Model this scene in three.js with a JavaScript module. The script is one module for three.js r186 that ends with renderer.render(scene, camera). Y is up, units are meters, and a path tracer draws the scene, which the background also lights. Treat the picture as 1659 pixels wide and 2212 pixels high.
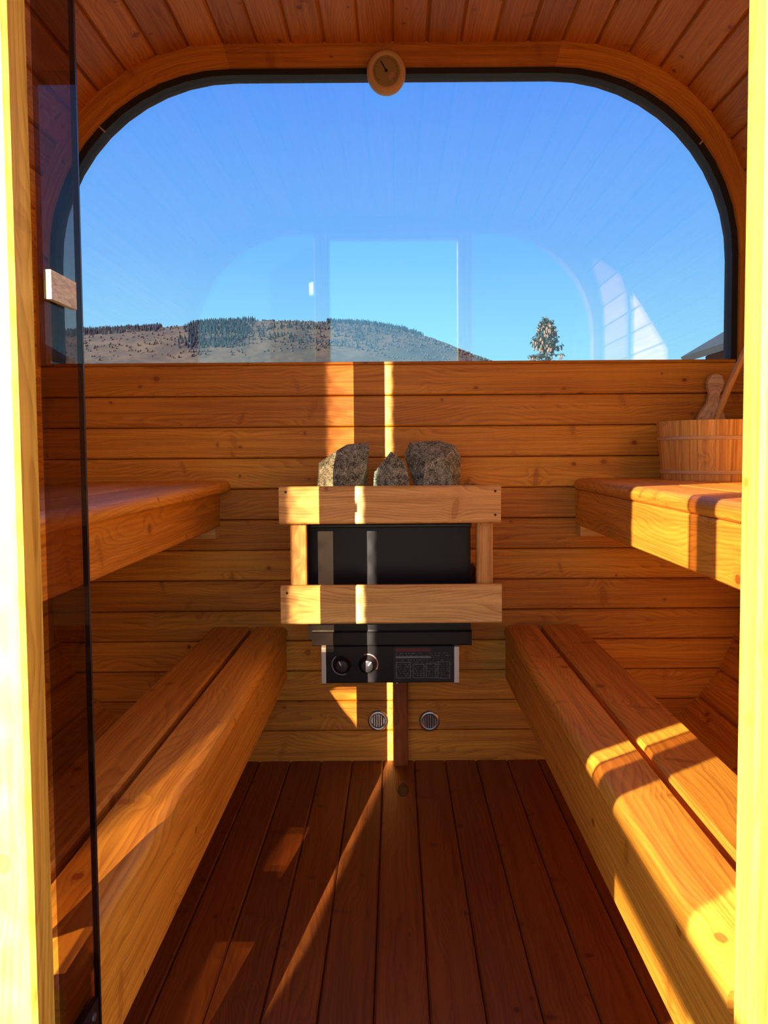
import * as THREE from 'three';
import { mergeGeometries, toCreasedNormals } from 'three/addons/utils/BufferGeometryUtils.js';
import { ConvexGeometry } from 'three/addons/geometries/ConvexGeometry.js';

// ---------------------------------------------------------------- camera, sky, sun, exposure
const scene = new THREE.Scene();
const W = 1659, H = 2212, FOCAL = 1661, EYE = 0.92;
const camera = new THREE.PerspectiveCamera(2 * Math.atan(H / 2 / FOCAL) * 180 / Math.PI, W / H, 0.05, 6000);
camera.position.set(0, EYE, 0);
camera.rotation.set(-2.85 * Math.PI / 180, 0, -0.4 * Math.PI / 180);
camera.setViewOffset(W, H, -25, 48, W, H);            // the photograph is cropped off centre
const renderer = new THREE.WebGLRenderer({ antialias: true });
renderer.toneMapping = THREE.LinearToneMapping;
renderer.toneMappingExposure = 1.08;
renderer.shadowMap.enabled = true;

// clear autumn sky: deep blue overhead, pale at the horizon
{
  const w = 64, h = 256, d = new Float32Array(w * h * 4);
  const stops = [[0, [0.6, 1.14, 1.2]], [6, [0.54, 1.08, 1.2]], [14, [0.3, 0.71, 1.2]], [25, [0.165, 0.48, 1.18]], [50, [0.11, 0.33, 0.9]], [90, [0.06, 0.2, 0.62]]];
  for (let j = 0; j < h; j++) {
    const el = (j + 0.5) / h * 180 - 90;
    let c = [0.3, 0.3, 0.28];
    if (el >= 0) for (let k = 0; k < stops.length - 1; k++) if (el >= stops[k][0] && el <= stops[k + 1][0]) {
      const t = (el - stops[k][0]) / (stops[k + 1][0] - stops[k][0]);
      c = [0, 1, 2].map(i => stops[k][1][i] * (1 - t) + stops[k + 1][1][i] * t);
    }
    for (let i = 0; i < w; i++) d.set([...c, 1], (j * w + i) * 4);
  }
  const sky = new THREE.DataTexture(d, w, h, THREE.RGBAFormat, THREE.FloatType);
  sky.mapping = THREE.EquirectangularReflectionMapping; sky.magFilter = THREE.LinearFilter; sky.minFilter = THREE.LinearFilter; sky.needsUpdate = true;
  scene.background = sky;
}
// low sun behind the camera, to its left
const SUN_AZ = Math.atan(1.43), SUN_EL = 22 * Math.PI / 180;
const sun = new THREE.DirectionalLight(new THREE.Color().setRGB(1, 0.93, 0.78), 20);
sun.position.set(-Math.sin(SUN_AZ) * Math.cos(SUN_EL), Math.sin(SUN_EL), Math.cos(SUN_AZ) * Math.cos(SUN_EL)).multiplyScalar(20);
sun.castShadow = true; sun.shadow.mapSize.set(4096, 4096);
Object.assign(sun.shadow.camera, { left: -4, right: 4, top: 4, bottom: -4, near: 1, far: 45 });
scene.add(sun, sun.target);
// the same sun mirrored by the open glass door: a tall narrow beam that enters beside the left post
{
  const back = 9.3, n = 24;
  for (let k = 0; k < n; k++) {
    const y = 0.19 + k * 0.06, x = -0.381;
    const s = new THREE.SpotLight(new THREE.Color().setRGB(1, 0.9, 0.72), 1350, 0, 0.5 * Math.PI / 180, 0.1, 2);
    s.position.set(x - 0.178 * back, y + 0.25 * back, -0.7 + back);
    s.target.position.set(x, y, -0.7);
    s.castShadow = k % 2 === 0; s.shadow.radius = 0.35; s.shadow.camera.near = 5; s.shadow.camera.far = 14;
    scene.add(s, s.target);
  }
}

// ---------------------------------------------------------------- helpers
let seed = 20240517;
const rnd = () => { seed = (seed + 0x6D2B79F5) | 0; let t = Math.imul(seed ^ (seed >>> 15), 1 | seed); t = (t + Math.imul(t ^ (t >>> 7), 61 | t)) ^ t; return ((t ^ (t >>> 14)) >>> 0) / 4294967296; };
const rr = (a, b) => a + (b - a) * rnd();
const names = {};
const numbered = n => { const k = names[n] = (names[n] ?? -1) + 1; return k ? n + '_' + String(k).padStart(3, '0') : n; };
function tag(o, label, category, group) { o.userData.label = label; o.userData.category = category; if (group) o.userData.group = group; return o; }
function group(name, x = 0, y = 0, z = 0) { const g = new THREE.Group(); g.name = numbered(name); g.position.set(x, y, z); scene.add(g); return g; }
function struct(name) { const g = new THREE.Group(); g.name = name; g.userData.kind = 'structure'; scene.add(g); return g; }
function mesh(name, geo, mat, parent) {
  const m = new THREE.Mesh(geo, mat); m.name = name; m.castShadow = m.receiveShadow = true;
  if (parent === scene) m.name = numbered(name);
  // things sit at a base of their own: geometry is written in world space and moved into the parent's axes
  if (parent !== scene) { const p = new THREE.Vector3(); for (let q = parent; q && q !== scene; q = q.parent) p.add(q.position); if (p.lengthSq() > 0 && !geo.userData.local) m.position.sub(p); }
  parent.add(m); return m;
}
// convex profile [[a,b]...] (counter-clockwise) swept along an axis; uv in metres, u along the sweep
function sweep(profile, len, map, crease = 0.6, uo = rnd() * 8, vo = rnd() * 3) {
  const pos = [], uv = [], n = profile.length;
  let per = [0];
  for (let i = 0; i < n; i++) { const a = profile[i], b = profile[(i + 1) % n]; per.push(per[i] + Math.hypot(b[0] - a[0], b[1] - a[1])); }
  const P = (i, t) => map(profile[i % n][0], profile[i % n][1], t);
  for (let i = 0; i < n; i++) {
    const q = [[i, 0], [i + 1, 0], [i + 1, len], [i, 0], [i + 1, len], [i, len]];
    for (const [k, t] of q) { pos.push(...P(k, t)); uv.push((t + uo) / 2, (per[k] + vo) / 0.5); }
  }
  for (let i = 1; i < n - 1; i++) {
    for (const k of [0, i + 1, i]) { pos.push(...P(k, 0)); uv.push((profile[k][0] * 0.15 + uo) / 2, (profile[k][1] + vo) / 0.5); }
    for (const k of [0, i, i + 1]) { pos.push(...P(k, len)); uv.push((profile[k][0] * 0.15 + uo) / 2, (profile[k][1] + vo) / 0.5); }
  }
  const g = new THREE.BufferGeometry();
  g.setAttribute('position', new THREE.Float32BufferAttribute(pos, 3));
  g.setAttribute('uv', new THREE.Float32BufferAttribute(uv, 2));
  return toCreasedNormals(g, crease);
}
// rectangle with corner radii [bottom-left, bottom-right, top-right, top-left]
function rect(a0, a1, b0, b1, r = 0.003, seg = 1) {
  const R = Array.isArray(r) ? r : [r, r, r, r], c = [[a0, b0, 180], [a1, b0, 270], [a1, b1, 0], [a0, b1, 90]], out = [];
  c.forEach(([x, y, s], k) => {
    const q = R[k]; if (q <= 0) { out.push([x, y]); return; }
    const cx = x + (k === 0 || k === 3 ? q : -q), cy = y + (k < 2 ? q : -q), n = q > 0.006 ? 7 : seg;
    for (let i = 0; i <= n; i++) { const t = (s + 90 * i / n) * Math.PI / 180; out.push([cx + q * Math.cos(t), cy + q * Math.sin(t)]); }
  });
  return out;
}
// boards along the three axes; z0 > z1 are depths from the camera plane
const alongZ = (prof, d0, d1, ...o) => sweep(prof, d1 - d0, (a, b, t) => [a, b, -d0 - t], ...o);           // profile (x,y)
const alongX = (prof, x0, x1, ...o) => sweep(prof, x1 - x0, (a, b, t) => [x0 + t, b, -a], ...o);           // profile (depth,y)
const alongY = (prof, y0, y1, ...o) => sweep(prof, y1 - y0, (a, b, t) => [a, y0 + t, -b], ...o);           // profile (x,depth)
const boxZ = (x0, x1, y0, y1, d0, d1, r = 0.003) => alongZ(rect(x0, x1, y0, y1, r), d0, d1);
const boxX = (x0, x1, y0, y1, d0, d1, r = 0.003) => alongX(rect(d0, d1, y0, y1, r), x0, x1);
const boxY = (x0, x1, y0, y1, d0, d1, r = 0.003) => alongY(rect(x0, x1, d0, d1, r), y0, y1);

// ---------------------------------------------------------------- textures
function lattice(pu, pv, s) {       // periodic value noise
  const t = new Float32Array(pu * pv); let q = s;
  for (let i = 0; i < t.length; i++) { q = (q * 1664525 + 1013904223) >>> 0; t[i] = q / 4294967296; }
  const sm = x => x * x * (3 - 2 * x);
  return (u, v) => {
    u = ((u % 1) + 1) % 1 * pu; v = ((v % 1) + 1) % 1 * pv;
    const i = Math.floor(u), j = Math.floor(v), a = sm(u - i), b = sm(v - j), I = (i + 1) % pu, J = (j + 1) % pv, ii = i % pu, jj = j % pv;
    return (t[jj * pu + ii] * (1 - a) + t[jj * pu + I] * a) * (1 - b) + (t[J * pu + ii] * (1 - a) + t[J * pu + I] * a) * b;
  };
}
const toS = c => 255 * (c <= 0.0031308 ? 12.92 * c : 1.055 * Math.pow(c, 1 / 2.4) - 0.055);
function data(w, h, d, srgb) {
  const t = new THREE.DataTexture(d, w, h, THREE.RGBAFormat); t.wrapS = t.wrapT = THREE.RepeatWrapping;
  t.magFilter = THREE.LinearFilter; t.minFilter = THREE.LinearMipmapLinearFilter; t.generateMipmaps = true; t.anisotropy = 8;
  if (srgb) t.colorSpace = THREE.SRGBColorSpace; t.needsUpdate = true; return t;
}
// pine: 2 m along u, 0.5 m along v; growth rings, streaks, knots. Values multiply the material's colour
function pine(s, knots) {
  const w = 1024, h = 512, c = new Uint8Array(w * h * 4), b = new Uint8Array(w * h * 4);
  const warp = lattice(6, 8, s + 1), warp2 = lattice(14, 24, s + 2), fine = lattice(60, 256, s + 3), streak = lattice(10, 90, s + 4), patch = lattice(7, 5, s + 5), speck = lattice(300, 256, s + 6);
  let q = s; const R = () => { q = (q * 1664525 + 1013904223) >>> 0; return q / 4294967296; };
  const ks = Array.from({ length: knots }, (_, n) => n % 3 ? { u: R() * 2, v: R() * 0.5, r: 0.004 + R() * R() * 0.011, e: 0.6 + R() * 0.9, f: 1, lean: 0, dark: 0.75 + R() * 0.25 }
    : { u: R() * 2, v: R() * 0.5, r: 0.006 + R() * 0.005, e: 0.8 + R() * 0.5, f: 2.4 + R() * 2.4, lean: (R() - 0.5) * 0.9, dark: 0.28 + R() * 0.3 });   // round knots and long spike knots
  const near = (d, p) => d - Math.round(d / p) * p;
  for (let j = 0; j < h; j++) for (let i = 0; i < w; i++) {
    const u = (i + 0.5) / w, v = (j + 0.5) / h, U = u * 2, V = v * 0.5;
    let bend = 0, kd = 0, kr = 0;
    for (const k of ks) {
      const dv = near(V - k.v, 0.5), du = near(U - k.u, 2) - dv * k.lean;
      if (Math.abs(du) > k.r * 7 || Math.abs(dv) > k.r * 5 * k.f) continue;
      const d = Math.hypot(du / k.e, dv / k.f) / k.r;
      bend += Math.sign(dv) * Math.exp(-((du / (k.r * 2.6)) ** 2) - (dv / (k.r * 2.2 * k.f)) ** 2) * k.r * 1.1;
      if (d < 1) { kd = Math.max(kd, k.dark * Math.min(1, (1 - d) * 3)); kr = 0.5 + 0.5 * Math.sin(d * 22); }
      else if (d < 1.9) kd = Math.max(kd, 0.3 * k.dark * (1.9 - d) / 0.9);
    }
    const t = (V - bend) * 118 + 7 * (warp(u, v) - 0.5) + 2 * (warp2(u, v) - 0.5);
    const f = t - Math.floor(t), ring = Math.pow(f, 2.2) * (f > 0.9 ? (1 - f) * 10 : 1);
    let dark = 0.42 * ring + 0.46 * (streak(u, v) - 0.5) + 0.16 * (fine(u, v) - 0.5) + 0.34 * (patch(u, v) - 0.5) + 0.06 * (speck(u, v) - 0.5) + 0.1;
    dark = Math.max(-0.1, dark) ;
    const k = Math.max(0, kd) * (0.8 + 0.2 * kr), o = (j * w + i) * 4;
    const base = [1 - dark * 0.62, 1 - dark * 0.86, 1 - dark * 1.05], kn = [0.36, 0.17, 0.05];
    for (let m = 0; m < 3; m++) c[o + m] = Math.max(0, Math.min(255, toS(Math.max(0, Math.min(1, 0.92 * (base[m] * (1 - k) + kn[m] * k))))));
    const hb = 200 - 110 * ring - 40 * (fine(u, v) - 0.5) - 50 * k;
    b[o] = b[o + 1] = b[o + 2] = Math.max(0, Math.min(255, hb)); c[o + 3] = b[o + 3] = 255;
  }
  return { map: data(w, h, c, true), bump: data(w, h, b, false) };
}
const PINE = [pine(11, 40), pine(57, 34), pine(203, 38)];
function wood(r, g, b, rough = 0.55, bump = 0.0006) {        // three boards' worth of slightly different tone
  return PINE.map((t, k) => {
    const f = [1, 0.86, 1.08][k], m = new THREE.MeshStandardMaterial({ map: t.map, bumpMap: t.bump, bumpScale: bump, roughness: rough });
    m.color.setRGB(Math.min(1, r * f), Math.min(1, g * f * [1, 0.96, 1.02][k]), Math.min(1, b * f * [1, 0.9, 1.05][k])); return m;
  });
}
const pick = set => set[Math.floor(rnd() * set.length)];
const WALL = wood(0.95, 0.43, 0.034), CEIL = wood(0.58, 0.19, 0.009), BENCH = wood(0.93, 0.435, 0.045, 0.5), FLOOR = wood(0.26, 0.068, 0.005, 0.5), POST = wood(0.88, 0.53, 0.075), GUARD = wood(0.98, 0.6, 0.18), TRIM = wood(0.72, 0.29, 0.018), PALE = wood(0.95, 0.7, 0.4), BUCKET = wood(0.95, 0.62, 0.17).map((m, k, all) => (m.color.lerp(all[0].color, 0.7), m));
const flat = (r, g, b, rough, o = {}) => { const m = new THREE.MeshPhysicalMaterial({ roughness: rough, ...o }); m.color.setRGB(r, g, b); return m; };
const BLACK = flat(0.016, 0.013, 0.014, 0.26, { specularIntensity: 0.55 }), RUBBER = flat(0.008, 0.008, 0.009, 0.7), STEEL = flat(0.62, 0.6, 0.57, 0.32, { metalness: 1 }), SILVER = flat(0.7, 0.66, 0.62, 0.4, { metalness: 0.85 });
const pane = (r, g, b, ior = 1.52) => { const m = flat(1, 1, 1, 0, { transmission: 1, thickness: 0, ior }); m.color.setRGB(r, g, b); return m; };
const CLEAR = pane(0.885, 0.94, 0.985, 1.65);        // four faces of the double glazing: a faint cool tint
const BRONZE = pane(0.74, 0.66, 0.6);               // two faces of the bronze-tinted safety glass

const SIDE = pane(0.9, 0.84, 0.75);                 // lighter glass of the slim side lights

function archShape(p) { const s = new THREE.Shape(); p.forEach(([x, y], i) => i ? s.lineTo(x, y) : s.moveTo(x, y)); s.closePath(); return s; }
const plate = (p, d0, d1) => { const g = new THREE.ExtrudeGeometry(archShape(p), { depth: d1 - d0, bevelEnabled: false }); g.translate(0, 0, -d1); return g; };
// ---------------------------------------------------------------- room shell: rounded-square barrel of staves
const HW = 1.03, TOP = 2.073, RAD = 0.55, FRONT = 0.62, BACK = 2.25, SILL = 1.174;
function outline(hw, top, r, inset = 0) {              // points with stave joints, from bottom left over the top to bottom right
  const pts = [], cx = hw - r, cb = r, ct = top - r, R = r - inset;
  const arc = (x, y, a0, a1, n) => { for (let i = 0; i < n; i++) { const t = (a0 + (a1 - a0) * i / n) * Math.PI / 180; pts.push([x + R * Math.cos(t), y + R * Math.sin(t)]); } };
  const line = (a, b, n) => { for (let i = 0; i < n; i++) pts.push([a[0] + (b[0] - a[0]) * i / n, a[1] + (b[1] - a[1]) * i / n]); };
  arc(-cx, cb, 262, 180, 8); line([-hw + inset, cb], [-hw + inset, ct], 10); arc(-cx, ct, 180, 90, 9);
  line([-cx, top - inset], [cx, top - inset], 10); arc(cx, ct, 90, 0, 9); line([hw - inset, ct], [hw - inset, cb], 10); arc(cx, cb, 0, -82, 8);
  const t = -82 * Math.PI / 180; pts.push([cx + R * Math.cos(t), cb + R * Math.sin(t)]);
  return pts;
}
const wallLeft = struct('wall_left'), wallRight = struct('wall_right'), ceiling = struct('ceiling');
{
  const o = outline(HW, TOP, RAD);
  for (let i = 0; i < o.length - 1; i++) {
    const [ax, ay] = o[i], [bx, by] = o[i + 1], l = Math.hypot(bx - ax, by - ay), tx = (bx - ax) / l, ty = (by - ay) / l, nx = -ty, ny = tx;  // n points outwards (path runs clockwise)
    const w = l / 2, mx = (ax + bx) / 2, my = (ay + by) / 2, c = 0.006, th = 0.042;
    const prof = [[-w, c], [-w + c, 0], [w - c, 0], [w, c], [w + 0.008, th], [-w - 0.008, th]].map(([s, n]) => [mx + tx * s + nx * n, my + ty * s + ny * n]).reverse();
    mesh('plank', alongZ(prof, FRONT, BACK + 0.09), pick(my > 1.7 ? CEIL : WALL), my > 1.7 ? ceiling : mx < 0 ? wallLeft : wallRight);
  }
}
const halfWidth = y => y < RAD ? HW - RAD + Math.sqrt(Math.max(0, RAD * RAD - (RAD - y) ** 2)) : y > TOP - RAD ? HW - RAD + Math.sqrt(Math.max(0, RAD * RAD - (y - TOP + RAD) ** 2)) : HW;
const wallBack = struct('wall_back');
{
  const n = 13, step = SILL / n;
  for (let k = 0; k < n; k++) {
    const y0 = k ? k * step : -0.03, y1 = (k + 1) * step, x = halfWidth(y1) + 0.012;
    mesh('plank', alongX(rect(BACK, BACK + 0.04, y0 + 0.0012, y1 - (k < n - 1 ? 0.0012 : 0), [0.0038, 0, 0, 0.0038]), -x, x), pick(WALL), wallBack);
  }
}
{
  const p = []; for (let k = 0; k <= 20; k++) { const y = SILL * k / 20; p.push([halfWidth(y) + 0.02, y]); }
  mesh('backing_board', plate([...p, ...p.map(([x, y]) => [-x, y]).reverse()], BACK + 0.04, BACK + 0.052), WALL[1], wallBack);
}
const floor = struct('floor');
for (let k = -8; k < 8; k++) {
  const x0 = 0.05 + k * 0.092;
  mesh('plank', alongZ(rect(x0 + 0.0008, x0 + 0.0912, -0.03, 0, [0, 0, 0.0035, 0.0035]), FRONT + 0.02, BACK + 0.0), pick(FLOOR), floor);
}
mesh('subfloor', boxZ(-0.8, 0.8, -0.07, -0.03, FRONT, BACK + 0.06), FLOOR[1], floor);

{ const g = new THREE.SphereGeometry(1, 20, 10); g.scale(0.016, 0.0022, 0.042); g.translate(0.014, 0, -2.05); mesh('knot', g, wood(0.1, 0.03, 0.004)[1], floor); }

// arched trim round the back window, black gasket, double glazing
function arch(hw, top, r, y0, n = 12) {                 // left sill, up, over, down to right sill
  const p = [[-hw, y0], [-hw, top - r]];
  for (let i = 1; i <= n; i++) { const t = Math.PI - Math.PI / 2 * i / n; p.push([-hw + r + r * Math.cos(t), top - r + r * Math.sin(t)]); }
  for (let i = 0; i <= n; i++) { const t = Math.PI / 2 - Math.PI / 2 * i / n; p.push([hw - r + r * Math.cos(t), top - r + r * Math.sin(t)]); }
  p.push([hw, y0]); return p;
}
function band(outer, inner, i0, i1, d0, d1) {           // piece of a ring between two arches
  const pos = [], uv = [], uo = rnd() * 5, vo = rnd();
  const quad = (a, b, c, d, ua, ub, va, vb) => { pos.push(...a, ...b, ...c, ...a, ...c, ...d); uv.push(ua, va, ub, va, ub, vb, ua, va, ub, vb, ua, vb); };
  let u = uo;
  for (let i = i0; i < i1; i++) {
    const [A, B, C, D] = [inner[i], inner[i + 1], outer[i + 1], outer[i]], l = Math.hypot(D[0] - C[0], D[1] - C[1]) / 2, w = Math.hypot(A[0] - D[0], A[1] - D[1]) / 0.5;
    const f = (p, d) => [p[0], p[1], -d];
    quad(f(B, d0), f(A, d0), f(D, d0), f(C, d0), u + l, u, vo, vo + w);
    quad(f(A, d1), f(B, d1), f(C, d1), f(D, d1), u, u + l, vo, vo + w);
    quad(f(A, d0), f(B, d0), f(B, d1), f(A, d1), u, u + l, vo, vo + (d1 - d0) / 0.5);
    quad(f(C, d0), f(D, d0), f(D, d1), f(C, d1), u + l, u, vo, vo + (d1 - d0) / 0.5);
    u += l;
  }
  for (const [i, s] of [[i0, 0], [i1, 1]]) {
    const A = inner[i], D = outer[i], f = (p, d) => [p[0], p[1], -d];
    if (s) quad(f(A, d0), f(D, d0), f(D, d1), f(A, d1), uo, uo + 0.02, vo, vo + 0.1); else quad(f(D, d0), f(A, d0), f(A, d1), f(D, d1), uo, uo + 0.02, vo, vo + 0.1);
  }
  const g = new THREE.BufferGeometry();
  g.setAttribute('position', new THREE.Float32BufferAttribute(pos, 3)); g.setAttribute('uv', new THREE.Float32BufferAttribute(uv, 2));
  return toCreasedNormals(g, 0.5);
}
const rim = { o: arch(HW + 0.004, TOP + 0.004, RAD + 0.004, SILL), i: arch(0.993, 2.012, 0.53, SILL), g: arch(0.976, 1.995, 0.52, SILL) };
const trim = struct('trim_1');
[[0, 1], [1, 13], [13, 14], [14, 26], [26, 27]].forEach(([a, b], k) => mesh('trim_board', band(rim.o, rim.i, a, b, BACK - 0.018, BACK + 0.05), TRIM[[1, 0, 1, 0, 1][k]], trim));
const win1 = struct('window_1');
mesh('gasket', band(rim.i, rim.g, 0, rim.i.length - 1, BACK - 0.002, BACK + 0.05), RUBBER, win1);
mesh('pane', plate(rim.i, BACK + 0.014, BACK + 0.02), CLEAR, win1);
mesh('pane', plate(rim.i, BACK + 0.034, BACK + 0.04), CLEAR, win1);
mesh('sill_bead', boxX(-0.99, 0.99, SILL - 0.001, SILL + 0.007, BACK - 0.004, BACK + 0.012, 0.002), TRIM[0], win1);
for (const [x, y, a] of [[-0.832, 1.846, -0.82], [0.884, 1.8, 0.75]]) {
  const g = boxX(-0.0022, 0.0022, -0.011, 0.011, -0.001, 0.001, 0); g.userData.local = true;
  const m = mesh('gasket_joint', g, SILVER, win1); m.position.set(x, y, -(BACK - 0.0035)); m.rotation.z = a * -1;
}

// front wall with the doorway the camera looks through
const PL0 = -0.395, PL1 = -0.323, PR0 = 0.314, PR1 = 0.386, DF = 0.66, DI = 0.70;
const door = struct('door_1');
mesh('door_post', boxY(PL0, PL1, 0, 2.03, DF, DI, 0.004), POST[0], door);
mesh('door_post', boxY(PR0, PR1, 0, 2.03, DF, DI, 0.004), POST[0], door);
mesh('header', boxX(PL1, PR0, 1.965, 2.03, DF, DI, 0.004), POST[1], door);
mesh('threshold', boxX(PL1, PR0, 0, 0.035, DF, DI, 0.004), POST[1], door);
const wallFront = struct('wall_front');
{
  const n = 13, step = SILL / n;
  for (let k = 0; k < n; k++) {
    const y0 = k * step, y1 = y0 + step, x = Math.min(halfWidth(y0 + 0.001), halfWidth(y1)) + 0.012, pr = rect(DF, DI, y0, y1, 0.004);
    mesh('plank', alongX(pr, -x, -0.556), pick(WALL), wallFront); mesh('plank', alongX(pr, 0.459, x), pick(WALL), wallFront);
  }
}
const rimF = arch(0.985, 2.0, 0.52, SILL), trim2 = struct('trim_2');
[[0, 1], [1, 13], [13, 14], [14, 26], [26, 27]].forEach(([a, b]) => mesh('trim_board', band(rim.o, rimF, a, b, DF - 0.005, DI + 0.005), pick(TRIM), trim2));
const side = (sgn, inner) => {                           // half arch pane from the post outwards
  const r = 0.52, p = [[sgn * inner, SILL], [sgn * 0.99, SILL], [sgn * 0.99, 2.0 - r]];
  for (let i = 1; i <= 10; i++) { const t = Math.PI / 2 * i / 10; p.push([sgn * (0.99 - r + r * Math.cos(t)), 2.0 - r + r * Math.sin(t)]); }
  p.push([sgn * inner, 2.0]); return sgn > 0 ? p : p.reverse();
};
const win2 = struct('window_2'), win3 = struct('window_3');
mesh('pane', plate(side(-1, 0.395), 0.677, 0.683), BRONZE, win2);
mesh('side_light', plate([[-0.556, 0], [-0.395, 0], [-0.395, SILL], [-0.556, SILL]], 0.677, 0.683), SIDE, win2);
for (const [y0, y1] of [[0.0, 0.12], [0.185, 0.24], [0.29, 0.43], [0.61, 0.73]]) mesh('rail', boxX(-0.556, -0.395, y0, y1, 0.665, 0.695), pick(POST), win2);
mesh('pane', plate(side(1, 0.386), 0.677, 0.683), BRONZE, win3);
mesh('side_light', plate([[0.386, 0], [0.459, 0], [0.459, SILL], [0.386, SILL]], 0.677, 0.683), SIDE, win3);

// ---------------------------------------------------------------- benches
function upperBench(s, x0, recess, label) {
  const g = group('upper_bench', s * 0.76, 0.69, -1.49), top = 0.838, th = 0.033, X = (a, b) => s > 0 ? [a, b] : [-b, -a];
  const w = [0.135, 0.125, 0.125, 0.09]; let x = x0;
  w.forEach((q, k) => {
    const [a, b] = X(x, x + q - 0.006), r = k ? [0.003, 0.003, 0.004, 0.004] : s > 0 ? [0.012, 0.003, 0.003, 0.018] : [0.003, 0.012, 0.018, 0.003];
    mesh('slat', alongZ(rect(a, b, top - th, top, r), 0.72, BACK), BENCH[[0, 2, 1, 0][k]], g); x += q;
  });
  let [a, b] = X(x0 + recess, x0 + recess + 0.03);
  mesh('apron', boxZ(a, b, 0.703, top - th, 0.72, BACK), BENCH[s > 0 ? 0 : 1], g);
  [a, b] = X(x0 + recess + 0.003, 0.99);
  mesh('cleat', boxX(a, b, 0.672, 0.703, BACK - 0.05, BACK), GUARD[2], g);
  mesh('cleat', boxX(a, b, 0.672, 0.703, 0.72, 0.77), BENCH[2], g);
  return tag(g, label, 'bench');
}
upperBench(-1, 0.483, 0.033, 'upper left wooden bench, its end half hidden behind dark tinted glass');
upperBench(1, 0.523, 0.004, 'upper right wooden bench carrying the water bucket');
function lowerBench(s, x0, label) {
  const g = group('lower_bench', s * 0.43, 0.245, -1.49), top = 0.406, th = 0.034, X = (a, b) => s > 0 ? [a, b] : [-b, -a];
  let [a, b] = X(x0, x0 + 0.096);
  mesh('slat', alongZ(rect(a, b, top - th, top, s > 0 ? [0.008, 0.003, 0.004, 0.021] : [0.003, 0.008, 0.021, 0.004]), 0.72, BACK), BENCH[s > 0 ? 2 : 0], g);
  [a, b] = X(x0 + 0.11, x0 + 0.222);
  mesh('slat', alongZ(rect(a, b, top - th, top, 0.005), 0.72, BACK), BENCH[s > 0 ? 0 : 1], g);
  [a, b] = X(x0 + 0.004, x0 + 0.034);
  mesh('apron', boxZ(a, b, 0.245, top - th, 0.72, BACK), BENCH[0], g);
  [a, b] = X(x0 + 0.036, x0 + 0.215);
  for (const d of [0.78, 0.98, 1.2, 1.46, 1.72, 1.98, 2.2]) mesh('bearer', boxX(a, b, top - th - 0.04, top - th, d - 0.018, d + 0.018), BENCH[1], g);
  return tag(g, label, 'bench');
}
lowerBench(-1, 0.322, 'lower left wooden bench of two slats beside the open floor');
lowerBench(1, 0.318, 'lower right wooden bench of two slats striped with bright sunlight');

// ---------------------------------------------------------------- heater, guard, stones
const heater = group('sauna_heater', 0, 0.31, -2.12);
tag(heater, 'black electric sauna heater with control panel hanging on the back wall', 'heater');
const bx = (n, x0, x1, y0, y1, d0, d1, m, p = heater, r = 0.003) => mesh(n, boxX(x0, x1, y0, y1, d0, d1, r), m, p);
bx('body', -0.232, 0.195, 0.425, 0.79, 2.0, 2.2, BLACK);
bx('stone_tray', -0.2, 0.175, 0.79, 0.8, 2.01, 2.19, BLACK);
bx('upper_rim', -0.222, 0.197, 0.722, 0.732, 1.993, 2.0, flat(0.03, 0.035, 0.042, 0.3));
bx('lower_rim', -0.222, 0.197, 0.412, 0.45, 1.99, 2.205, BLACK);
bx('wall_bracket', -0.12, 0.1, 0.45, 0.7, 2.2, 2.25, BLACK);
const panel = bx('control_box', -0.185, 0.15, 0.312, 0.412, 1.995, 2.2, BLACK);
bx('end_cap', -0.197, -0.1855, 0.31, 0.411, 1.99, 2.2, SILVER);
bx('end_cap', 0.1505, 0.163, 0.31, 0.411, 1.99, 2.2, SILVER);
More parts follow.
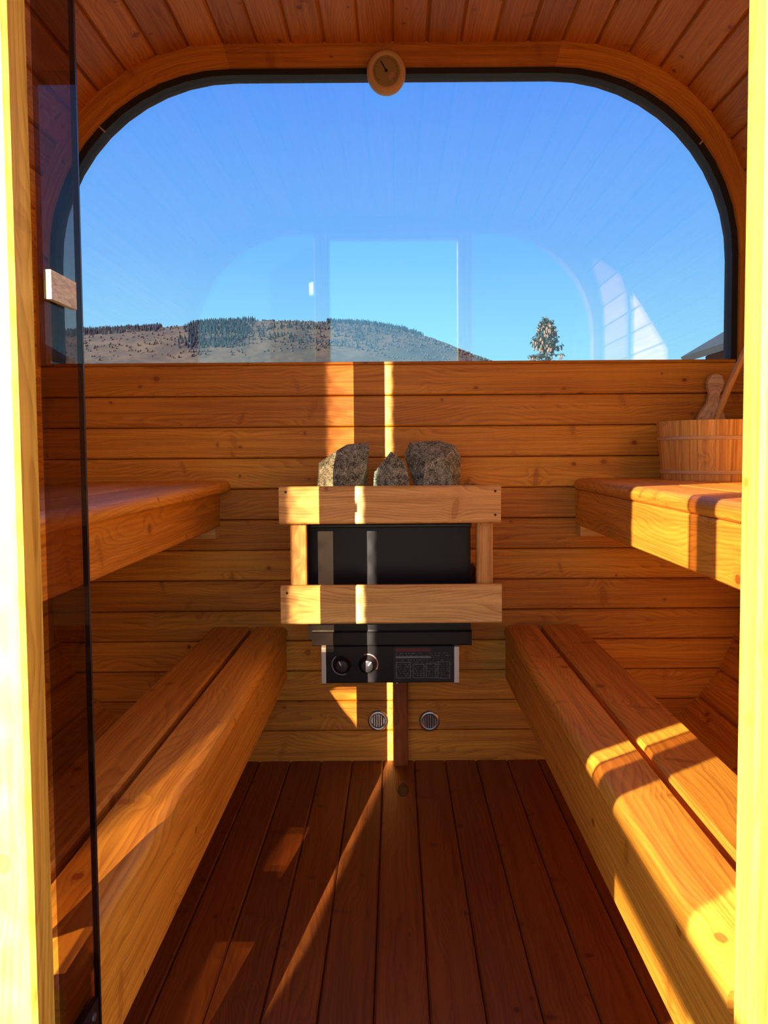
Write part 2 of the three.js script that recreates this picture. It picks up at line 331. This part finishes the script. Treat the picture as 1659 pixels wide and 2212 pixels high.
{
  for (const [x, lit] of [[-0.143, 0], [-0.077, 1]]) {
    const g = new THREE.LatheGeometry([[0, 0.022], [0.014, 0.022], [0.0165, 0.02], [0.018, 0.004], [0.024, 0.002], [0.024, 0], [0, 0]].map(p => new THREE.Vector2(p[0], p[1])), 28); g.rotateX(Math.PI / 2); g.userData.local = true;
    const k = mesh('knob', g, flat(0.02, 0.015, 0.015, 0.35), panel); k.position.set(x, 0.362, -1.995);
    const ring = new THREE.TorusGeometry(0.027, 0.0016, 6, 28, lit ? 2.4 : 2.9); ring.userData.local = true;
    const rg = mesh('dial_mark', ring, lit ? flat(0.75, 0.32, 0.3, 0.5) : flat(0.35, 0.33, 0.32, 0.5), panel); rg.position.set(x, 0.362, -1.9945); rg.rotation.z = lit ? -0.5 : 2.2;
    const pt = boxX(-0.0016, 0.0016, 0.004, 0.016, -0.0235, -0.021, 0); pt.userData.local = true;
    const pm = mesh('pointer', pt, flat(0.7, 0.65, 0.6, 0.5), panel); pm.position.copy(k.position); pm.rotation.z = lit ? -0.7 : 0.5;
  }
  // rating plate: rows of print far too small to read
  const cv = document.createElement('canvas'); cv.width = 256; cv.height = 160; const c = cv.getContext('2d');
  c.fillStyle = '#17181a'; c.fillRect(0, 0, 256, 160); c.fillStyle = '#6a2024'; c.fillRect(10, 8, 150, 16);
  c.fillStyle = '#7c8488'; c.fillRect(10, 44, 150, 9); c.fillStyle = '#656c72';
  for (let y = 30; y < 150; y += 10) for (let x = 10; x < 240; x += 4 + rnd() * 14) if (rnd() < 0.75) c.fillRect(x, y, 2 + rnd() * 8, 2 + rnd() * 2);
  c.strokeStyle = '#80868a'; c.lineWidth = 2; c.strokeRect(12, 72, 60, 70); c.strokeRect(84, 80, 46, 62); c.strokeRect(140, 78, 40, 64); c.strokeRect(190, 70, 50, 74);
  const t = new THREE.CanvasTexture(cv); t.colorSpace = THREE.SRGBColorSpace;
  const g = new THREE.BoxGeometry(0.158, 0.094, 0.001); g.userData.local = true;
  const m = mesh('rating_plate', g, new THREE.MeshStandardMaterial({ map: t, roughness: 0.45 }), panel); m.position.set(0.07, 0.362, -1.9945);
}
const guard = group('heater_guard', -0.01, 0.49, -2.07);
tag(guard, 'pale wooden guard rail of two wide boards round the black heater', 'guard rail');
bx('rail_board', -0.285, 0.257, 0.744, 0.836, 1.872, 1.893, GUARD[0], guard, 0.004);
bx('rail_board', -0.284, 0.259, 0.497, 0.592, 1.872, 1.893, GUARD[2], guard, 0.004);
mesh('post', boxY(-0.262, -0.222, 0.51, 0.825, 1.894, 1.925, 0.003), GUARD[1], guard);
mesh('post', boxY(0.2, 0.24, 0.51, 0.825, 1.894, 1.925, 0.003), GUARD[1], guard);
for (const x of [-0.262, 0.222]) for (const [y0, y1] of [[0.51, 0.592], [0.744, 0.825]]) mesh('side_board', boxZ(x, x + 0.018, y0, y1, 1.926, BACK), GUARD[1], guard);
for (const [x, y] of [[0.243, 0.822], [0.243, 0.764], [-0.268, 0.823], [-0.268, 0.575]]) { const g = new THREE.SphereGeometry(0.0032, 10, 6); g.scale(1, 1, 0.4); g.translate(x, y, -1.872); mesh('screw', g, flat(0.06, 0.05, 0.05, 0.5, { metalness: 0.6 }), guard); }

// olivine stones: cut, speckled
const stoneTex = (() => {
  const n = 256, c = new Uint8Array(n * n * 4), a = lattice(90, 90, 5), b = lattice(18, 18, 6), e = lattice(150, 150, 8);
  for (let j = 0; j < n; j++) for (let i = 0; i < n; i++) {
    const u = i / n, v = j / n; let q = 0.3 + 0.35 * (b(u, v) - 0.5) + 0.5 * (a(u, v) - 0.5); if (e(u, v) > 0.74) q += 0.5; if (e(u, v) < 0.22) q -= 0.16; q = Math.max(0.03, q);
    c.set([toS(Math.min(1, q)), toS(Math.min(1, q * 0.98)), toS(Math.min(1, q * 0.9)), 255], (j * n + i) * 4);
  }
  return data(n, n, c, true);
})();
const STONE = new THREE.MeshStandardMaterial({ map: stoneTex, bumpMap: stoneTex, bumpScale: 0.002, roughness: 0.9 }); STONE.color.setRGB(0.86, 0.97, 0.76);
function stone(pts, label) {                             // pts: corner points in world space
  const g = new ConvexGeometry(pts.map(p => new THREE.Vector3(p[0], p[1], -p[2]))), p = g.attributes.position, nn = g.attributes.normal, uv = [];
  for (let i = 0; i < p.count; i++) { const x = Math.abs(nn.getX(i)), y = Math.abs(nn.getY(i)), z = Math.abs(nn.getZ(i)), P = [p.getX(i), p.getY(i), p.getZ(i)]; const [a, b] = x > y && x > z ? [P[2], P[1]] : y > z ? [P[0], P[2]] : [P[0], P[1]]; uv.push(a / 0.16, b / 0.16); }
  g.setAttribute('uv', new THREE.Float32BufferAttribute(uv, 2));
  g.computeBoundingBox(); const c = g.boundingBox.getCenter(new THREE.Vector3()); c.y = g.boundingBox.min.y;
  g.translate(-c.x, -c.y, -c.z); const m = mesh('sauna_stone', g, STONE, scene); m.position.copy(c);
  return tag(m, label, 'stone', 'sauna stones on the heater');
}
stone([[-0.212, 0.8, 2.05], [-0.205, 0.89, 2.06], [-0.17, 0.915, 2.04], [-0.13, 0.94, 2.07], [-0.075, 0.945, 2.1], [-0.07, 0.93, 2.06], [-0.075, 0.88, 2.03], [-0.09, 0.83, 2.03], [-0.1, 0.8, 2.02], [-0.15, 0.8, 2.0], [-0.2, 0.87, 2.02], [-0.14, 0.86, 1.995], [-0.2, 0.8, 2.15], [-0.1, 0.9, 2.16], [-0.08, 0.8, 2.15], [-0.16, 0.91, 2.14], [-0.18, 0.905, 2.05]], 'large pale speckled grey stone at the left on the heater');
stone([[-0.06, 0.8, 2.02], [-0.056, 0.865, 2.03], [-0.012, 0.92, 2.05], [0.0, 0.912, 2.04], [0.025, 0.89, 2.035], [0.036, 0.85, 2.02], [0.04, 0.8, 2.02], [0.0, 0.83, 2.0], [-0.05, 0.8, 2.1], [0.02, 0.8, 2.1], [-0.02, 0.9, 2.09], [-0.03, 0.85, 2.01], [0.02, 0.8, 2.005]], 'small dark pointed stone between the two larger heater stones');
stone([[0.058, 0.8, 2.03], [0.044, 0.875, 2.06], [0.024, 0.91, 2.11], [0.04, 0.945, 2.1], [0.12, 0.95, 2.12], [0.165, 0.935, 2.11], [0.18, 0.9, 2.1], [0.165, 0.86, 2.06], [0.17, 0.8, 2.06], [0.08, 0.905, 2.03], [0.13, 0.9, 2.03], [0.15, 0.86, 2.02], [0.07, 0.81, 2.0], [0.14, 0.8, 2.0], [0.07, 0.8, 2.16], [0.16, 0.8, 2.16], [0.06, 0.93, 2.15]], 'large dark grey angular stone at the right on the heater');

// cable duct under the heater, round vents
tag(mesh('cable_duct', boxY(-0.012, 0.032, 0, 0.32, 2.212, 2.25, 0.003), wood(0.5, 0.14, 0.01)[1], scene), 'reddish wooden duct strip from heater down to the floor', 'duct');
{ const d = scene.getObjectByName('cable_duct'); const sc = new THREE.SphereGeometry(0.004, 10, 6); sc.scale(1, 1, 0.4); sc.translate(0.0, 0.245, -2.212); mesh('screw', sc, STEEL, d); }
function vent(x, y, label, fins) {
  const g = group('air_vent', x, y, -BACK); tag(g, label, 'vent', 'round vents low on the back wall');
  const loc = q => { q.userData.local = true; return q; };
  const f = new THREE.LatheGeometry([[0.02, 0.0], [0.02, 0.006], [0.024, 0.008], [0.03, 0.006], [0.031, 0]].map(p => new THREE.Vector2(...p)), 36); f.rotateX(Math.PI / 2);
  mesh('frame', loc(f), STEEL, g);
  const disc = new THREE.CylinderGeometry(0.0205, 0.0205, 0.002, 28); disc.rotateX(Math.PI / 2); disc.translate(0, 0, 0.001); mesh('back_plate', loc(disc), STEEL, g);
  for (let k = 0; k < fins; k++) { const xx = -0.0135 + k * 0.027 / (fins - 1), hh = Math.sqrt(0.0202 ** 2 - xx * xx); const q = new THREE.BoxGeometry(0.0022, hh * 2, 0.005); q.rotateY(0.5); q.translate(xx, 0, 0.0045); mesh('fin', loc(q), STEEL, g); }
}
vent(-0.057, 0.122, 'round metal vent left of the duct, catching the light', 5);
vent(0.096, 0.12, 'round metal vent right of the duct, in shade', 5);

// thermometer at the head of the window
{
  const g = group('wall_thermometer', -0.018, 1.984, -(BACK - 0.018)); tag(g, 'round wooden thermometer dial at the top of the window', 'thermometer');
  const loc = q => { q.userData.local = true; return q; };
  const b = new THREE.LatheGeometry([[0, 0], [0.05, 0], [0.0545, 0.006], [0.0545, 0.02], [0.05, 0.026], [0.042, 0.0275], [0.038, 0.024], [0, 0.024]].map(p => new THREE.Vector2(...p)), 48); b.rotateX(Math.PI / 2); b.scale(1, 1.12, 1);
  const BR = flat(0.56, 0.36, 0.16, 0.5); mesh('case', loc(b), BR, g);
  const cv = document.createElement('canvas'); cv.width = cv.height = 256; const c = cv.getContext('2d'); c.fillStyle = '#8f7a48'; c.fillRect(0, 0, 256, 256); c.translate(128, 128);
  for (let k = 0; k < 41; k++) { c.save(); c.rotate((-135 + k * 6.75) * Math.PI / 180); c.fillStyle = '#4a3414'; c.fillRect(-2, -112, 4, k % 5 ? 12 : 22); c.restore(); }
  c.fillStyle = '#b07a68'; c.beginPath(); c.arc(0, 0, 80, 0.2, 1.2); c.arc(0, 0, 45, 1.2, 0.2, true); c.fill();
  const t = new THREE.CanvasTexture(cv); t.colorSpace = THREE.SRGBColorSpace;
  const d = new THREE.CircleGeometry(0.039, 40); d.scale(1, 1.12, 1); d.translate(0, 0, 0.0245); mesh('dial', loc(d), new THREE.MeshStandardMaterial({ map: t, roughness: 0.6 }), g);
  const nd = new THREE.BoxGeometry(0.003, 0.034, 0.001); nd.translate(0, 0.013, 0); nd.rotateZ(0.5); nd.translate(0, 0, 0.0262); mesh('needle', loc(nd), BLACK, g);
  const hb = new THREE.CylinderGeometry(0.004, 0.004, 0.003, 16); hb.rotateX(Math.PI / 2); hb.translate(0, 0, 0.027); mesh('hub', loc(hb), BLACK, g);
}

// water bucket and ladle on the upper right bench
{
  const cx = 0.862, cz = 2.1, y0 = 0.838, r0 = 0.128, r1 = 0.143, h = 0.158, n = 20;
  const g = group('sauna_bucket', cx, y0, -cz); tag(g, 'pale wooden bucket with two hoops on the upper right bench', 'bucket');
  const loc = q => { q.userData.local = true; return q; };
  const mats = BUCKET;
  for (let k = 0; k < n; k++) {
    const ear = k === 10 || k === 0, a0 = (k + 0.008) / n * Math.PI * 2, a1 = (k + 0.992) / n * Math.PI * 2, hh = h, pos = [], uv = [], P = (r, a, y) => [r * Math.cos(a), y, r * Math.sin(a)], m = 3, q = (A, B, C, D) => { pos.push(...A, ...B, ...C, ...A, ...C, ...D); uv.push(0, 0, 0.1, 0, 0.1, 0.1, 0, 0, 0.1, 0.1, 0, 0.1); };
    for (let i = 0; i < m; i++) {
      const b0 = a0 + (a1 - a0) * i / m, b1 = a0 + (a1 - a0) * (i + 1) / m, t = 0.014;
      q(P(r0, b1, 0), P(r0, b0, 0), P(r1, b0, hh), P(r1, b1, hh)); q(P(r0 - t, b0, 0), P(r0 - t, b1, 0), P(r1 - t, b1, hh), P(r1 - t, b0, hh));
      q(P(r1, b1, hh), P(r1, b0, hh), P(r1 - t, b0, hh), P(r1 - t, b1, hh)); q(P(r0, b0, 0), P(r0, b1, 0), P(r0 - t, b1, 0), P(r0 - t, b0, 0));
    }
    for (const [a, s] of [[a0, 1], [a1, -1]]) { const t = 0.014, Q = [P(r0, a, 0), P(r1, a, hh), P(r1 - t, a, hh), P(r0 - t, a, 0)]; s < 0 ? q(...Q) : q(Q[3], Q[2], Q[1], Q[0]); }
    const ge = new THREE.BufferGeometry(); ge.setAttribute('position', new THREE.Float32BufferAttribute(pos, 3)); const vo = rnd() * 4, uo = rnd();
    for (let i = 0; i < uv.length; i += 2) { const y = pos[i / 2 * 3 + 1], an = Math.atan2(pos[i / 2 * 3 + 2], pos[i / 2 * 3]); uv[i] = uo + y / 2; uv[i + 1] = vo + an * 0.13 / 0.5; }
    ge.setAttribute('uv', new THREE.Float32BufferAttribute(uv, 2)); ge.computeVertexNormals();
    mesh('stave', loc(ge), mats[k % 3], g);
  }
  const bt = new THREE.CylinderGeometry(r0 - 0.013, r0 - 0.014, 0.012, 40); bt.translate(0, 0.02, 0); mesh('bottom', loc(bt), mats[0], g);
  for (const y of [0.022, 0.112]) { const r = r0 + (r1 - r0) * y / h; const hp = new THREE.LatheGeometry([[r - 0.001, -0.005], [r + 0.003, -0.004], [r + 0.003, 0.004], [r - 0.0005, 0.005]].map(p => new THREE.Vector2(...p)), 60); hp.translate(0, y, 0); mesh('hoop', loc(hp), PALE[2], g); }
  // carved upright handle with a rounded head
  const prof = [[-0.02, 0.158], [-0.038, 0.165], [-0.03, 0.19], [-0.016, 0.215], [-0.012, 0.24], [-0.018, 0.258], [-0.021, 0.275], [-0.015, 0.291], [0, 0.297], [0.015, 0.291], [0.021, 0.275], [0.018, 0.258], [0.012, 0.24], [0.016, 0.215], [0.03, 0.19], [0.038, 0.165], [0.02, 0.158]];
  const s = new THREE.Shape(); s.moveTo(-0.03, 0.1); s.lineTo(0.03, 0.1); s.splineThru([...prof].reverse().map(p => new THREE.Vector2(...p))); s.lineTo(-0.03, 0.1);
  const e = new THREE.ExtrudeGeometry(s, { depth: 0.012, bevelEnabled: true, bevelSize: 0.003, bevelThickness: 0.003, bevelSegments: 2, curveSegments: 24 }); e.translate(-0.0, 0, -0.02); e.rotateZ(-0.1); e.translate(0.035, 0, -0.118);
  mesh('handle_stave', loc(e), PALE[0], g);
  // ladle, resting against the rim
  const l = group('sauna_ladle', cx + 0.02, y0 + 0.03, -cz); tag(l, 'wooden ladle leaning in the bucket on the right bench', 'ladle');
  const bowl = new THREE.SphereGeometry(0.04, 20, 12, 0, Math.PI * 2, Math.PI / 2, Math.PI / 2); bowl.translate(0, 0.045, 0); mesh('bowl', loc(bowl), PALE[1], l);
  const hd = new THREE.TubeGeometry(new THREE.CatmullRomCurve3([[-0.03, 0.045, 0], [-0.02, 0.12, 0.02], [0.04, 0.28, 0.03], [0.1, 0.4, 0.03]].map(p => new THREE.Vector3(...p))), 24, 0.009, 10); mesh('ladle_handle', loc(hd), GUARD[1], l);
}

// tinted glass at the left post with its pale wooden block
{
  const g = group('glass_door', -0.32, 0.05, -0.75); tag(g, 'narrow dark tinted glass panel with pale wooden block beside left post', 'glass panel');
  const a = [-0.318, 0.701], b = [-0.318, 0.783], y0 = 0.05, y1 = 1.955, th = 0.005;
  const L = Math.hypot(b[0] - a[0], b[1] - a[1]), an = Math.atan2(b[0] - a[0], b[1] - a[1]);
  const loc = q => { q.userData.local = true; return q; };
  const place = (q, name, m) => { const k = mesh(name, loc(q), m, g); k.position.set(a[0] + 0.32, -0.05, 0.75 - a[1]); k.rotation.y = -an; return k; };
  const p = new THREE.BoxGeometry(th, y1 - y0, L); p.translate(0, (y0 + y1) / 2, -L / 2); { const t = pane(0.62, 0.5, 0.45); t.specularIntensity = 0.3; place(p, 'pane', t); };
  const ed = new THREE.BoxGeometry(th + 0.0006, y1 - y0, 0.0035); ed.translate(0, (y0 + y1) / 2, -L - 0.0018); place(ed, 'pane_edge', flat(0.02, 0.016, 0.02, 0.25));
  for (const s of [1]) { const q = new THREE.BoxGeometry(0.005, 0.0265, 0.055); q.translate(s * 0.0052, 1.0735, -0.031); place(q, 'handle_block', wood(1, 0.84, 0.58)[2]); }
  for (const y of [0.33]) { const q = new THREE.BoxGeometry(0.0058, 0.045, 0.05); q.translate(0, y, -L + 0.03); place(q, 'hinge', BLACK); const c = new THREE.CylinderGeometry(0.004, 0.004, 0.0075, 12); c.rotateZ(Math.PI / 2); c.translate(0, y + 0.008, -L + 0.016); place(c, 'hinge_screw', STEEL); }
}
// the door leaf itself stands open outside, left of the doorway
{
  const g = group('door_leaf', -0.4, 0.04, -0.64); tag(g, 'bronze tinted glass door leaf standing open outside the left post', 'door');
  const loc = q => { q.userData.local = true; return q; };
  const an = 30 * Math.PI / 180, add = (q, n, m) => { const k = mesh(n, loc(q), m, g); k.rotation.y = -an; return k; };
  const p = new THREE.BoxGeometry(0.008, 1.9, 0.6); p.translate(0, 0.96, 0.31); add(p, 'pane', BRONZE);
  const h = new THREE.BoxGeometry(0.06, 0.22, 0.03); h.translate(0, 1.05, 0.57); add(h, 'handle', PALE[0]);
  for (const y of [0.25, 1.7]) { const q = new THREE.BoxGeometry(0.022, 0.06, 0.05); q.translate(0, y, 0.015); add(q, 'hinge', STEEL); }
}

// handrail of the terrace, outside to the left: its shadow lies along the lower right bench
{
  const g = group('terrace_handrail', -2, -0.3, 0.45); tag(g, 'timber handrail on posts standing on the ground left outside', 'railing');
  mesh('rail', alongZ(rect(-2.045, -1.955, 1.446, 1.516, 0.006), -1.25, 0.35), POST[1], g);
  for (const d of [-1.2, 0.3]) mesh('post', boxY(-2.04, -1.96, -0.3, 1.446, d - 0.04, d + 0.04), POST[1], g);
}

// ---------------------------------------------------------------- outside: ground, hill, woods, spruce, neighbour's roof
const meadow = (() => {
  const n = 512, c = new Uint8Array(n * n * 4), a = lattice(12, 12, 31), b = lattice(50, 50, 32), e = lattice(200, 200, 33);
  for (let j = 0; j < n; j++) for (let i = 0; i < n; i++) {
    const u = i / n, v = j / n, t = 0.5 * a(u, v) + 0.3 * b(u, v) + 0.2 * e(u, v), q = Math.max(0, Math.min(1, (t - 0.3) * 2.4));
    const A = [0.13, 0.105, 0.075], B = [0.3, 0.215, 0.12], C = A.map((x, k) => x + (B[k] - x) * q); c.set([...C.map(toS), 255], (j * n + i) * 4);
  }
  return data(n, n, c, true);
})();
const gmap = meadow.clone(); gmap.repeat.set(40, 40); gmap.needsUpdate = true;
{
  const g = new THREE.CircleGeometry(1200, 64); g.rotateX(-Math.PI / 2);
  const m = mesh('ground', g, new THREE.MeshStandardMaterial({ map: gmap, roughness: 1 }), scene); m.position.y = -0.3; m.userData.kind = 'structure'; m.name = 'ground';
}
{
  // hill about 1.5 km away; ridge read as (sideways, height) in metres
  const D0 = 1500, px = (x, y) => [(x - 855) / FOCAL * D0, (975 - y) / FOCAL * D0 + EYE];
  const ridge = [[-900, 640], [-300, 690], [0, 716], [150, 722], [260, 716], [360, 711], [450, 704], [540, 700], [640, 697], [720, 702], [800, 706], [870, 718], [930, 738], [1000, 764], [1070, 788], [1150, 820], [1400, 880], [2200, 930]].map(p => px(p[0], p[1] + 7));
  const top = x => { for (let i = 0; i < ridge.length - 1; i++) if (x >= ridge[i][0] && x <= ridge[i + 1][0]) { const t = (x - ridge[i][0]) / (ridge[i + 1][0] - ridge[i][0]); return ridge[i][1] + (ridge[i + 1][1] - ridge[i][1]) * t; } return 20; };
  const nx = 150, nz = 28, X0 = -1580, X1 = 1200, bump = lattice(40, 30, 77), pos = [], uv = [], idx = [];
  const at = (x, t) => { const z = 760 + t * 740, s = Math.sin(Math.min(1, t) * Math.PI / 2), k = t <= 1 ? s * s * 0.35 + s * 0.65 : 1 - (t - 1) * 1.2; const h = Math.max(-1, (top(x) + 1) * k - 1 + (t < 1 && t > 0 ? (bump((x - X0) / 2780, t) - 0.5) * 9 * Math.sin(t * Math.PI) : 0)); return [x * (0.62 + 0.38 * Math.min(1, t)) , h, -z]; };
  for (let j = 0; j <= nz; j++) for (let i = 0; i <= nx; i++) { const x = X0 + (X1 - X0) * i / nx, t = j / nz * 1.35; pos.push(...at(x, t)); uv.push(x / 420, t * 1.8); }
  for (let j = 0; j < nz; j++) for (let i = 0; i < nx; i++) { const a = j * (nx + 1) + i, b = a + 1, c = a + nx + 1, d = c + 1; idx.push(a, b, c, b, d, c); }
  const g = new THREE.BufferGeometry(); g.setAttribute('position', new THREE.Float32BufferAttribute(pos, 3)); g.setAttribute('uv', new THREE.Float32BufferAttribute(uv, 2)); g.setIndex(idx); g.computeVertexNormals();
  const hill = mesh('hill', g, new THREE.MeshStandardMaterial({ map: meadow, roughness: 1, color: new THREE.Color().setRGB(0.36, 0.27, 0.25) }), scene); hill.userData.kind = 'structure';
  // woods on it: dark conifers and bare grey-brown scrub, far too many to count
  const con = mergeGeometries([new THREE.ConeGeometry(1, 1.7, 6).translate(0, 0.9, 0), new THREE.ConeGeometry(0.72, 1.4, 6).translate(0, 1.7, 0), new THREE.ConeGeometry(0.4, 1.0, 6).translate(0, 2.5, 0)]);
  const bush = new THREE.IcosahedronGeometry(1, 1).scale(1, 0.9, 1).translate(0, 0.7, 0);
  const list = { c: [], b: [] };
  const put = (kind, xp, t, s) => { const x = (xp - 855) / FOCAL * D0, p = at(x, t); list[kind].push([p[0], p[1] - 0.5, p[2], s * rr(0.75, 1.25)]); };
  for (let k = 0; k < 1500; k++) put('c', rr(110, 365), 1 - rnd() ** 1.4 * 0.3, 2.3);
  for (let k = 0; k < 900; k++) put('c', rr(430, 555) + (rnd() - 0.5) * 25, 1 - rnd() * 0.5, 2.4);
  for (let k = 0; k < 900; k++) put('c', 715 + 200 * rnd() ** 1.3, 1 - rnd() ** 1.5 * 0.25, 2.3);
  for (let k = 0; k < 350; k++) put('c', rr(440, 860), rr(0.5, 0.72), 1.9);
  for (let k = 0; k < 1500; k++) put('b', rr(100, 1080), rr(0.45, 0.9), 1.5);
  for (let k = 0; k < 700; k++) put('b', rr(860, 1080), rr(0.7, 1), 1.7);
  const M = new THREE.Matrix4(), q = new THREE.Quaternion(), C = new THREE.Color();
  for (const [k, geo, name, label, col] of [['c', con, 'conifer_wood', 'dark blue green conifer woods along the hill ridge', [0.012, 0.025, 0.036]], ['b', bush, 'bare_scrub', 'grey brown leafless scrub covering the hill slope', [0.062, 0.044, 0.038]]]) {
    const im = new THREE.InstancedMesh(geo, new THREE.MeshStandardMaterial({ roughness: 1 }), list[k].length); im.name = name; im.castShadow = im.receiveShadow = true;
    list[k].forEach(([x, y, z, s], i) => { M.compose(new THREE.Vector3(x, y, z), q.setFromAxisAngle(new THREE.Vector3(0, 1, 0), rnd() * 6), new THREE.Vector3(s, s * rr(1, 1.35), s)); im.setMatrixAt(i, M); const f = rr(0.7, 1.35); im.setColorAt(i, C.setRGB(col[0] * f, col[1] * f, col[2] * f)); });
    im.userData.kind = 'stuff'; tag(im, label, k === 'c' ? 'trees' : 'shrubs'); scene.add(im);
  }
}
{
  // spruce whose cone-laden tip shows over the sill, 25 m away
  const d = 25, x = (1180 - 855) / FOCAL * d, topY = EYE + (975 - 688) / FOCAL * d, g = group('spruce_tree', x, -0.3, -d); tag(g, 'tip of a spruce tree hung with brown cones above the window sill', 'tree');
  const loc = q => { q.userData.local = true; return q; }, hT = topY + 0.3;
  const tr = new THREE.CylinderGeometry(0.012, 0.13, hT, 10); tr.translate(0, hT / 2, 0); mesh('trunk', loc(tr), flat(0.16, 0.1, 0.06, 0.9), g);
  const br = [], nd = [], cn = [];
  for (let k = 0; k < 300; k++) {
    const f = rnd() ** 0.75, y = 0.5 + f * (hT - 0.62), R = Math.min(1.5, 0.1 + (hT - y) * 0.36) * rr(0.75, 1.1), a = rnd() * 6.283, up = y > hT - 1.2 ? 0.5 : -0.1, ex = Math.cos(a) * R, ez = Math.sin(a) * R, ey = R * up;
    const c = new THREE.TubeGeometry(new THREE.LineCurve3(new THREE.Vector3(0, y, 0), new THREE.Vector3(ex, y + ey, ez)), 1, 0.008, 4); br.push(c);
    const n = Math.max(4, Math.round(R * 22));
    for (let i = 1; i <= n; i++) {
      const t = i / n, q = new THREE.ConeGeometry(0.022, rr(0.1, 0.17), 4); q.rotateX(rr(0.6, 1.3)); q.rotateY(rnd() * 6.283); q.translate(ex * t + rr(-0.02, 0.02), y + ey * t + rr(-0.02, 0.03), ez * t + rr(-0.02, 0.02)); nd.push(q);
    }
    if (y < hT - 0.25 && rnd() < 0.85) for (let i = 0; i < 3; i++) { const q = new THREE.SphereGeometry(0.04, 7, 6); q.scale(0.8, 1.9, 0.8); const t = rr(0.2, 0.95); q.translate(ex * t + rr(-0.04, 0.04), y + ey * t - 0.08, ez * t + rr(-0.04, 0.04)); cn.push(q); }
  }
  mesh('branches', loc(mergeGeometries(br)), flat(0.16, 0.1, 0.06, 0.9), g);
  const nm = mesh('needles', loc(mergeGeometries(nd)), flat(0.02, 0.03, 0.016, 0.8), g); nm.userData.kind = 'stuff';
  const cm = mesh('cones', loc(mergeGeometries(cn)), flat(0.27, 0.14, 0.08, 0.8), g); cm.userData.kind = 'stuff';
}
{
  const d = 12, e = [5.6, 2.6], r = [8.4, 4.25], f = [11.2, 2.6], th = 0.2, g = group('neighbour_house', 8.4, -0.3, -d - 1.5); tag(g, 'grey roofed house gable at the right edge of the window', 'house');
  const wall = new THREE.Shape([[5.9, -0.3], [10.9, -0.3], [10.9, 2.68], [8.4, 4.15], [5.9, 2.68]].map(p => new THREE.Vector2(...p))), wg = new THREE.ExtrudeGeometry(wall, { depth: 2.4, bevelEnabled: false }); wg.translate(0, 0, -d - 2.7);
  mesh('wall', wg, flat(0.075, 0.05, 0.05, 0.9), g);
  for (const [p, q] of [[e, r], [r, f]]) {
    const l = Math.hypot(q[0] - p[0], q[1] - p[1]), nx = -(q[1] - p[1]) / l, ny = (q[0] - p[0]) / l;
    mesh('roof', alongZ([[p[0], p[1]], [q[0], q[1]], [q[0] + nx * th * 0.6, q[1] + ny * th * 0.6], [p[0] + nx * th * 0.6, p[1] + ny * th * 0.6]], d - 0.15, d + 3), flat(0.03, 0.034, 0.034, 0.7), g);
    mesh('bargeboard', alongZ([[p[0], p[1] - 0.16], [q[0], q[1] - 0.16], [q[0], q[1]], [p[0], p[1]]], d - 0.14, d - 0.1), flat(0.028, 0.032, 0.03, 0.8), g);
  }
}

renderer.render(scene, camera);
